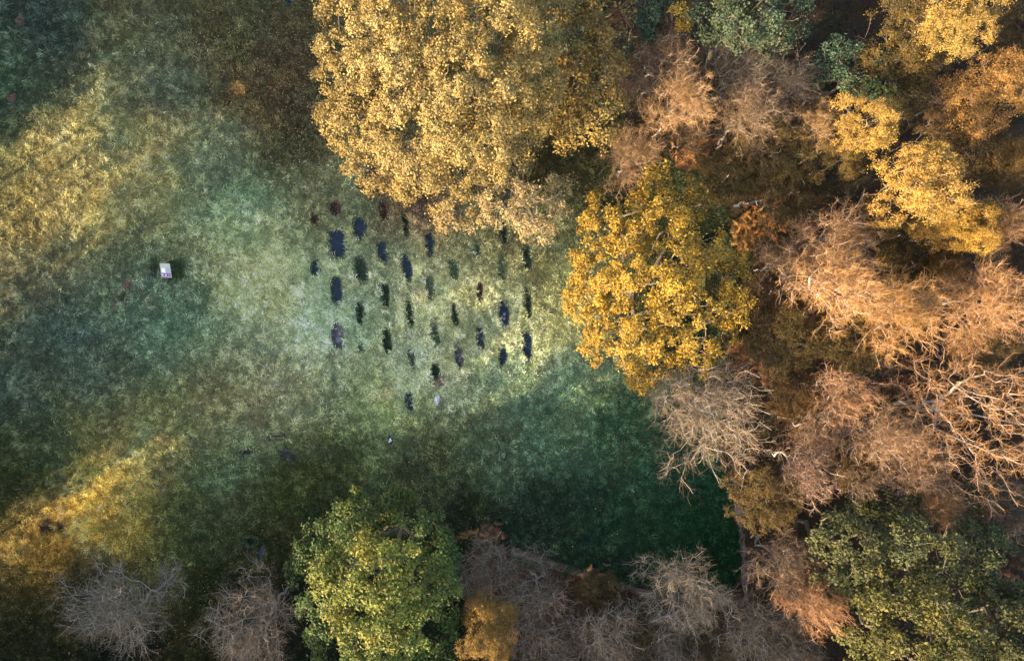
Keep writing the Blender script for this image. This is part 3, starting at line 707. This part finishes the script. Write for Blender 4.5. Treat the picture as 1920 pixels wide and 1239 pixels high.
# ------------------------------------------------------------------ prototypes of the smaller trees (unit: about 3 m crown radius, 11 m tall)
def proto_points(g, R, z0, z1, n, power=1.0):
    z = g.uniform(0, 1, n) ** 0.75
    prof = np.sqrt(np.clip(1 - ((z - 0.35) / 0.68) ** 2, 0.02, 1))
    a = g.uniform(0, 2 * np.pi, n); rad = R * prof * np.sqrt(g.uniform(0.02, 1, n))
    rad *= 1 + 0.22 * np.sin(a * 3 + g.uniform(0, 6)) + 0.12 * np.sin(a * 5 + g.uniform(0, 6))
    return np.stack([rad * np.cos(a), rad * np.sin(a), z0 + z * (z1 - z0)], 1)
FINE = [(1.0,0.70,0.30),(0.9,0.60,0.22),(1.05,0.78,0.38),(0.75,0.52,0.24),(0.85,0.66,0.30)]
def fine_proto(seed, per=72):
    g = np.random.default_rng(seed); R = 2.7
    lob = [(0, 0, 8.9, 1.3, 1.1)]
    for i in range(15):
        a = i * 2.4 + g.uniform(-.4, .4); d_ = R * 0.62 * math.sqrt(g.uniform(.15, 1.25))
        lob.append((d_ * math.cos(a), d_ * math.sin(a), 9.3 - 0.55 * d_ ** 1.6 + g.uniform(-1.1, .6), g.uniform(.8, 1.3), 1.0))
    cl, lid = lobe_points(lob, 26, g, 0.6)
    keep = gap_noise(cl, g, .8) > -0.9; cl, lid = cl[keep], lid[keep]
    P, par, order = mst(np.concatenate([np.array([l[:3] for l in lob]), cl[g.permutation(len(cl))[:700]]]), trunk_chain(np.zeros(3), np.array([0, 0, 4.5]), g), 0.3, g)
    r, ch = radii(P, par, order, 0.008, 2.5)
    t = [g.uniform(.75, 1.25) * np.array([1, g.uniform(.92, 1.05), 1]) for _ in lob]
    ctr = np.array([[l[0], l[1], l[2] - .8] for l in lob])
    return (limb_mesh(P, par, r, (0.24, 0.21, 0.18), (0.24, 0.18, 0.13), g), leaf_mesh(cl, lid, np.array([0, 0, 6.5]), per, 0.33, 0.046, FINE, g, t, flat=.9),
            twig_mesh(P, par, r, ch, 2, .6, .008, [(.5, .38, .26), (.4, .3, .22)], g, near(P, par, r, ctr, 2), name='twigs'))
def near(P, par, r, ctr, k, minr=0.05):
    """for each twig the nearest spray centre"""
    idx = np.where((par >= 0) & (r < minr))[0]
    d = np.linalg.norm(P[idx][:, None] - ctr[None], axis=2); return np.repeat(ctr[d.argmin(1)], k, 0)
TW = [(1.08,0.86,0.66),(0.92,0.73,0.57),(1.2,0.98,0.76),(0.74,0.60,0.50)]
def bare_proto(seed, n=1000, k=6, bark=((0.26,0.235,0.21),(0.34,0.27,0.22)), R=2.8, z1=10.6, length=0.55, rad=0.008, rtip=0.008, ex=2.55, bf=0.32, z0=5.2, nc=28):
    g = np.random.default_rng(seed)
    # sprays: clusters of twigs at the ends of the limbs
    ctr = proto_points(g, R * 0.92, z0 + 1.3, z1 - .5, nc)
    pts = np.concatenate([c + g.normal(size=(n // nc, 3)) * np.array([.52, .52, .40]) * g.uniform(.75, 1.3) for c in ctr])
    P, par, order = mst(np.concatenate([ctr - [0, 0, .7], pts]), trunk_chain(np.zeros(3), np.array([g.normal(0, .3), g.normal(0, .3), z0]), g, wob=.18), bf, g)
    r, ch = radii(P, par, order, rtip, ex)
    return (limb_mesh(P, par, r, bark[0], bark[1], g), twig_mesh(P, par, r, ch, k, length, rad, TW, g, near(P, par, r, ctr - [0, 0, .6], k)))
FINES = [fine_proto(s) for s in (201, 202, 203, 204)]
BARES = [bare_proto(s) for s in (211, 212, 213, 214, 215)]
GREYS = [bare_proto(s, n=760, k=4, length=.8, bark=((0.20,0.19,0.17),(0.30,0.27,0.24)), R=3.0) for s in (221, 222, 223)]
WHITES = [bare_proto(s, n=800, bark=((0.38,0.36,0.34),(0.38,0.31,0.27)), ex=2.6) for s in (231, 232)]

cnt = 0
def place(protos, name, px, py, rpx, ztop, tint, label, group, unit_r, unit_h, tw=None):
    """put a copy so that its crown centre (about 0.75 of its height) appears at px, py"""
    global cnt; cnt += 1
    zc = ztop * 0.78; p = W(px, py, zc); R = rpx * MPP * (CAM_H - zc) / CAM_H
    s = R / unit_r; sz = ztop / unit_h
    tint = tuple(np.array(tint) * ((0.95, 0.93, 0.76) if 3 > unit_r > 2.8 and tint[0] > .45 else (0.80, 0.82, 0.76) if unit_r > 3 else (0.74, 0.73, 0.66) if unit_r > 2.8 else (1.15, 1.15, 1.15) if tint[0] > .45 else (.68, .68, .62)))  # crowns in sun tinted brighter, those in shade darker: light put into the tint
    pr = protos[cnt % len(protos)]; tr, cr = pr[:2]
    rt = root_at(name, p[0], p[1], label, 'tree', group, rot=cnt * 2.39996)
    rt.scale = (s, s, sz)
    link('trunk', tr, rt, color=(tw or (1, 1, 1))); link('crown', cr, rt, color=tint)
    if len(pr) > 2: link('twigs', pr[2], rt, color=(1, 1, 1))
    return rt
G_B, G_O, G_Y = (0.56, 0.50, 0.22), (0.26, 0.27, 0.14), (0.52, 0.42, 0.22)
FT = [ # golden and olive fine leaved trees
 (1780,45,72,11.5,(0.58,0.53,0.27),'bright golden round tree near the top right corner'),
 (1700,75,85,9,(0.36,0.34,0.19),'wide dull ochre tree left of the bright golden one near the top right corner'),
 (1662,160,75,8,(0.26,0.27,0.16),'olive brown tree right of the teal shrub tree'),
 (1622,235,62,11.5,(0.62,0.54,0.25),'glowing golden tree above the largest golden tree of the right wood'),
 (1722,348,80,13,(0.64,0.54,0.25),'largest glowing golden tree of the right wood, sharp shadow on its right'),
 (1865,175,78,10.5,(0.48,0.36,0.20),'orange brown tree at the right edge below the top right corner'),
 (1815,425,58,10.5,(0.62,0.50,0.16),'golden yellow tree below right of the largest golden tree'),
 (1745,428,48,9,(0.50,0.42,0.19),'golden tree directly below the largest golden tree'),
 (1648,408,46,8,(0.42,0.37,0.16),'small golden tree at the lower left of the largest golden tree'),
 (1570,300,50,8.5,(0.40,0.37,0.18),'ochre tree left of the largest golden tree'),
 (1445,290,72,8,(0.30,0.28,0.16),'olive ochre tree in the middle of the upper wood'),
 (1370,330,60,7,(0.27,0.26,0.15),'dull olive tree up right of the yellow oak'),
 (1470,370,60,6.5,(0.22,0.20,0.12),'dark olive brown tree above the rusty bracken clearing'),
 (1480,630,75,7,(0.24,0.23,0.13),'dull olive tree right of the yellow oak, lower of two'),
 (1595,635,66,7.5,(0.24,0.22,0.12),'dull olive tree shaded under the large bright birch'),
 (1430,560,55,6,(0.22,0.18,0.12),'brown olive bush tree touching the right side of the yellow oak'),
 (1700,500,68,6.5,(0.22,0.21,0.11),'dark olive tree in the shaded hollow right of the large bright birch'),
 (1770,510,45,8,(0.36,0.28,0.14),'ochre flecked tree beside the dark hollow in the right wood'),
 (1430,935,68,8,(0.32,0.29,0.17),'round dull khaki tree on the corner of the dark green lawn'),
 (1835,285,66,8.5,(0.28,0.25,0.15),'dim olive tree right of the glowing golden trees'),
 (1775,235,50,8,(0.24,0.20,0.14),'dim brown tree behind the upper glowing golden tree'),
 (1850,640,62,7,(0.26,0.23,0.14),'dim olive tree above the big bare beech'),
 (1900,60,55,7,(0.22,0.20,0.13),'dark brown tree in the top right corner'),
 (1490,745,58,6.5,(0.26,0.20,0.12),'dark ochre tree left of the pink birches'),
 (1590,860,60,6.5,(0.26,0.22,0.14),'olive brown understorey tree among the pink birches'),
 (915,1185,56,10.5,(0.50,0.42,0.21),'small round golden brown tree right of the green oak'),
 (1120,1110,45,5,(0.20,0.20,0.10),'dark olive bush beside the earth path at the bottom'),
 (1200,1175,50,5.5,(0.20,0.20,0.11),'dark olive bush among the grey bare trees at the bottom'),
 (1330,1215,55,5.5,(0.20,0.18,0.11),'brown bush at the bottom edge below the corner of the lawn'),
 (1890,300,50,9,(0.34,0.28,0.16),'ochre brown tree at the right edge level with the golden trees'),
]
for px, py, r, z, t, lab in FT: place(FINES, 'birch_tree', px, py, r * 1.08, z, t, lab, 'small leaved birches of the wood', 2.75, 10.3)
PK, OR, GY = (0.40, 0.34, 0.33), (0.52, 0.36, 0.25), (0.36, 0.34, 0.34)
BT = [ # bare or nearly bare trees with pink brown twigs
 (1240,110,85,9,(0.44,0.35,0.29),'pale brown bare tree below the dark teal crown at the top'),
 (1275,185,70,10,(0.54,0.40,0.29),'sunlit sandy bare tree in the upper wood right of the golden oak'),
 (1185,290,62,7.5,(0.50,0.38,0.30),'low sandy pink bare tree below the right end of the golden oak'),
 (1300,240,50,6.5,(0.36,0.28,0.22),'shaded brown bare tree beside the rusty bracken'),
 (1410,220,72,9,(0.40,0.33,0.28),'greyish brown bare tree in the middle of the upper wood'),
 (1520,240,55,8.5,(0.48,0.36,0.25),'orange brown bare tree left of the upper glowing golden tree'),
 (1570,445,78,10,(0.46,0.33,0.27),'pink brown birch above the large bright birch'),
 (1560,535,100,12,(0.62,0.42,0.26),'large bright orange birch with white limbs right of the yellow oak'),
 (1690,590,86,11.5,(0.60,0.40,0.22),'bright orange birch just right of the largest orange birch'),
 (1850,575,84,12,(0.60,0.40,0.27),'bright orange birch at the right edge above the big bare beech'),
 (1480,490,50,8,(0.38,0.29,0.24),'dim brown bare tree between the yellow oak and the large bright birch'),
 (1870,420,62,10,(0.48,0.34,0.26),'pinkish bare tree at the right edge below the golden trees'),
 (1585,735,66,9.5,(0.52,0.35,0.27),'pink orange birch at the head of the pink birches in the lower wood'),
 (1515,880,72,9.5,(0.44,0.33,0.31),'mauve pink birch with a bare white trunk, left of the pink birches'),
 (1545,810,55,9,(0.46,0.34,0.29),'small pink brown birch above the white trunked mauve birch'),
 (1655,825,78,10,(0.48,0.36,0.31),'broad pink birch in the middle of the lower wood'),
 (1725,885,70,10,(0.48,0.36,0.31),'pink birch with a white fork right of the broad pink birch'),
 (1755,945,46,9,(0.52,0.37,0.29),'lowest small orange tipped birch above the green oaks'),
 (1480,1070,82,8.5,(0.38,0.31,0.28),'brownish bare tree right of the earth path at the lawn corner'),
 (1525,1130,56,11,(0.60,0.38,0.27),'salmon orange birch beside the lower right oaks'),
 (1610,890,48,7.5,(0.36,0.30,0.27),'dim brown bare tree among the pink birches'),
 (1885,960,60,8,(0.34,0.29,0.29),'mauve grey bare tree at the right edge below the big bare beech'),
 (1765,190,48,8,(0.32,0.27,0.24),'dim grey brown bare tree between the golden trees of the top right'),
]
for px, py, r, z, t, lab in BT: place(WHITES if 'white' in lab or 'pink birch' in lab else BARES, 'bare_birch', px, py, r, z, t, lab, 'bare birches of the wood', 2.95, 10.9)
GT = [
 (1400,120,74,8.5,(0.38,0.34,0.31),'grey bare tree below the wide dark green crown at the top'),
 (1470,150,55,8,(0.36,0.32,0.30),'smaller grey bare tree left of the teal shrub tree'),
 (1340,775,104,9.5,(0.46,0.40,0.36),'large rounded grey brown bare tree overhanging the dark lawn'),
 (225,1140,92,9,(0.40,0.39,0.38),'sparse grey bare tree in the grass at the lower left, leftmost of two'),
 (470,1180,88,9,(0.44,0.39,0.37),'pinkish grey bare tree at the bottom edge left of the green oak'),
 (925,1060,66,5.5,(0.33,0.30,0.30),'violet grey bare bush touching the right side of the green oak'),
 (1000,1125,74,6.5,(0.34,0.30,0.29),'violet brown bare bush below the earth path'),
 (1285,1120,80,8,(0.42,0.39,0.37),'pale grey bare tree with white limbs at the lower edge of the lawn'),
 (1145,1190,70,8,(0.40,0.35,0.33),'grey pink bare tree at the bottom edge right of the middle'),
 (1400,1180,72,7,(0.35,0.32,0.30),'grey bare tree below the corner of the lawn'),
 (1040,1215,66,6.5,(0.31,0.28,0.28),'dim violet bare tree at the bottom edge near the golden brown tree'),
 (1480,1215,66,7,(0.34,0.30,0.28),'dim brown grey bare tree at the bottom edge left of the yellow green oak'),
 (1260,1225,60,6.5,(0.34,0.31,0.29),'dim grey bare tree at the bottom edge below the pale grey one'),
]
for px, py, r, z, t, lab in GT: place(GREYS, 'bare_tree', px, py, r * 1.1, z, t, lab, 'grey bare trees', 3.15, 10.9)

# the big bare beech on the right: thick pale limbs
def beech():
    g = np.random.default_rng(404)
    c = W(1840, 790, 9.5); b = W(1850, 770, 0); b = np.array([c[0] + .4, c[1], 0])
    rt = root_at('beech_tree', b[0], b[1], 'big bare beech with thick pale forking limbs at the right edge', 'tree')
    o = np.array([b[0], b[1], rt.location.z])
    pts = []
    for px, py, z in [(1740,700,9),(1760,760,10),(1720,740,8),(1800,700,10),(1870,700,11),(1900,760,11),(1790,800,11),(1750,830,8.5),(1830,850,11),
                      (1880,830,11.5),(1915,870,10),(1770,870,8),(1860,900,9.5),(1700,690,7.5),(1840,760,12),(1930,720,11),(1930,800,11),(1960,850,10),
                      (1870,930,8),(1720,800,7),(1980,760,9),(1820,720,11)]:
        p = W(px, py, z) - o; pts.append(p)
        for _ in range(34): pts.append(p + g.normal(size=3) * [.75, .75, .55])
    P, par, order = mst(np.array(pts), trunk_chain(np.zeros(3), np.array([.2, 0, 4.5]), g, wob=.1), 0.42, g)
    r, ch = radii(P, par, order, 0.0095, 2.2)
    link('trunk', limb_mesh(P, par, np.minimum(r, .4), (0.24, 0.22, 0.20), (0.30, 0.23, 0.18), g), rt, color=(1, 1, 1))
    link('crown', twig_mesh(P, par, r, ch, 6, .55, .010, TW, g, near(P, par, r, np.array(pts)[::35] - [0, 0, .6], 6, .03), minr=0.03), rt, color=(0.42, 0.27, 0.15))
beech()

# ------------------------------------------------------------------ undergrowth of the wood: brambles, bracken, saplings
def undergrowth():
    g = np.random.default_rng(55)
    n = 5200; x = g.uniform(1, 40, n); y = g.uniform(-27, 27, n)
    k = in_wood(x, y); x, y = x[k], y[k]; n = len(x)
    z = np.abs(g.normal(0.7, 0.8, n)) + 0.15; cl = np.stack([x, y, z + base_h(x, y)], 1)
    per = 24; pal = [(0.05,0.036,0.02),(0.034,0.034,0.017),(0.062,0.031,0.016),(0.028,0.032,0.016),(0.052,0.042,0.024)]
    fake = cl.copy(); fake[:, 2] -= 2
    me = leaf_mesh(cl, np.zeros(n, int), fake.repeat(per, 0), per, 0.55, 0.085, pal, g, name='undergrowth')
    tag(link('undergrowth', me, color=(1, 1, 1)), 'brown and olive bramble undergrowth covering the woodland floor', 'undergrowth', kind='stuff')
undergrowth()

def bracken_patch(px, py, rpx, n, label, seed, col):
    """fronds: arching stems with paired leaflets"""
    g = np.random.default_rng(seed); c0 = W(px, py)
    rt = root_at('bracken_clump', c0[0], c0[1], label, 'bracken', 'rusty bracken clumps')
    R = rpx * MPP; V, F, C = [], [], []; off = 0
    for i in range(n):
        b = np.array([*(g.normal(size=2) * R * .5), 0]); az = g.uniform(0, 6.28); L = g.uniform(.55, 1.0) * min(1.3, .5 + R * .5); H = g.uniform(.4, 1.2)
        m = 30; t = np.linspace(0, 1, m); d = np.array([math.cos(az), math.sin(az)])
        p = np.column_stack([b[0] + d[0] * L * t, b[1] + d[1] * L * t, H * np.sin(t * 2.0) + .1]); s = np.array([-d[1], d[0], 0])
        cc = np.array(col) * math.exp(.45 * g.normal()) * np.array([1, g.uniform(.8, 1.3), 1])
        for j in range(4, m - 1):
            wl = .36 * (1 - t[j]) ** .8 * L * g.uniform(.8, 1.1)
            for sg in (-1, 1):
                f = np.array([d[0], d[1], 0]) * .011
                V += [p[j] - f, p[j] + s * sg * wl + f * 6 - [0, 0, .3 * wl], p[j] + f]; F.append([off, off + 1, off + 2]); off += 3
                C += [cc * g.uniform(.7, 1.2)] * 3
        for j in range(m - 1):
            V += [p[j] - s * .006, p[j + 1], p[j] + s * .006]; F.append([off, off + 1, off + 2]); off += 3; C += [cc * .6] * 3
    link('fronds', mesh_np('fronds', np.array(V), np.array(F), np.array(C), M_LEAF), rt, color=(1, 1, 1))
for i, a in enumerate([(1285,275,38,70,'bright rust bracken between the bare trees of the upper wood'),(1430,405,40,70,'rust bracken in the dark clearing up right of the yellow oak'),
    (1395,440,34,50,'rust bracken at the right shoulder of the yellow oak'),(1385,665,40,60,'dark rust bracken below the right end of the yellow oak'),
    (1440,700,40,60,'dark rust bracken further right of the yellow oak'),(1880,1090,40,50,'rust bracken in the dark gap at the right edge beside the green oaks'),
    (920,1005,30,40,'small orange bracken clump at the upper right of the green oak'),(1110,1085,26,36,'orange bracken clump at the end of the earth path'),(1375,880,20,30,'orange bracken at the upper end of the lawn edge path')]):
    bracken_patch(*a, 600 + i, (0.36, 0.17, 0.06) if i in (0, 1, 2) else (0.17, 0.085, 0.042))
# fallen grey branch
g = np.random.default_rng(3); c = on_ground(1400, 385)
pts = np.array([[-1.3, -.25, 1.2], [-.8, 0, 1.3], [-.3, -.1, 1.35], [.2, .05, 1.4], [.7, .15, 1.45], [1.2, .1, 1.45], [-.9, -.35, 1.25], [.3, -.25, 1.35], [1.0, .35, 1.5]])
par = np.array([-1, 0, 1, 2, 3, 4, 1, 3, 4]); rr = np.array([.09, .085, .08, .07, .055, .03, .03, .03, .025])
tag(link('fallen_branch', limb_mesh(pts, par, rr, (.20, .19, .19), (.20, .19, .18), g, 'fallen_branch'), loc=c, color=(1, 1, 1)), 'grey fallen branch lying over the bracken above the yellow oak', 'branch')

# ------------------------------------------------------------------ the tall wood outside the frame that shades the meadow
hd = np.array([math.cos(SUN_HEAD), math.sin(SUN_HEAD)]); pd = np.array([-hd[1], hd[0]])
def belt_proto(seed, zlo, ztop, R):
    g = np.random.default_rng(seed); n = int(60 * (ztop - zlo) / 10 * 5)
    z = g.uniform(0, 1, n); a = g.uniform(0, 6.28, n)
    pr = np.sqrt(np.clip(1 - (2 * z - 0.95) ** 2, .05, 1)) * R
    rad = pr * np.sqrt(g.uniform(.1, 1, n)); cl = np.stack([rad * np.cos(a), rad * np.sin(a), zlo + z * (ztop - zlo)], 1)
    P, par, order = mst(cl[:260], trunk_chain(np.zeros(3), np.array([0, 0, zlo + 1.5]), g), .35, g); r, ch = radii(P, par, order, .018, 2.7)
    return (limb_mesh(P, par, r, *OAK_BARK, g), leaf_mesh(cl, np.zeros(n, int), np.array([0, 0, zlo + 2.]), 22, .7, .16, GREEN + ORANGE[:2], g))
LOWB = [belt_proto(s, 0.8, 19, 3.6) for s in (501, 502)]
HIGHB = [belt_proto(s, 9.8, 23, 3.4) for s in (503, 504)]
def belt(x, y, protos, k, sc=1.0):
    rt = root_at('tall_tree', x, y, 'tall dense tree of the neighbouring wood beyond the edge of the photograph', 'tree', 'tall trees of the neighbouring wood', rot=k * 1.7)
    rt.scale = (1, 1, sc); tr, cr = protos[k % 2]; link('trunk', tr, rt, color=(1, 1, 1)); link('crown', cr, rt, color=(1, 1, 1))
k = 0
for t in np.arange(-2, 46, 3.2):
    y_edge = (t - 19.6) / .839; s0 = -30.2 + .545 * y_edge
    gap = 18.5 < t < 33 or 2.2 < t < 10.5
    for row in range(2):
        if gap and (row == 0 or k % 5 == 0) and random.random() < .5: continue
        s = s0 - 10 - row * 4.5 + random.uniform(-1, 1); tt = t + row * 1.6
        p = hd * s + pd * tt; k += 1; belt(p[0], p[1], HIGHB if gap else LOWB, k)
for x in np.arange(-34, 44, 5.2):
    k += 1; belt(x + random.uniform(-1, 1), -29.5 + random.uniform(-1.2, 1.2), LOWB, k, 0.84 if x < 0 else 0.76)
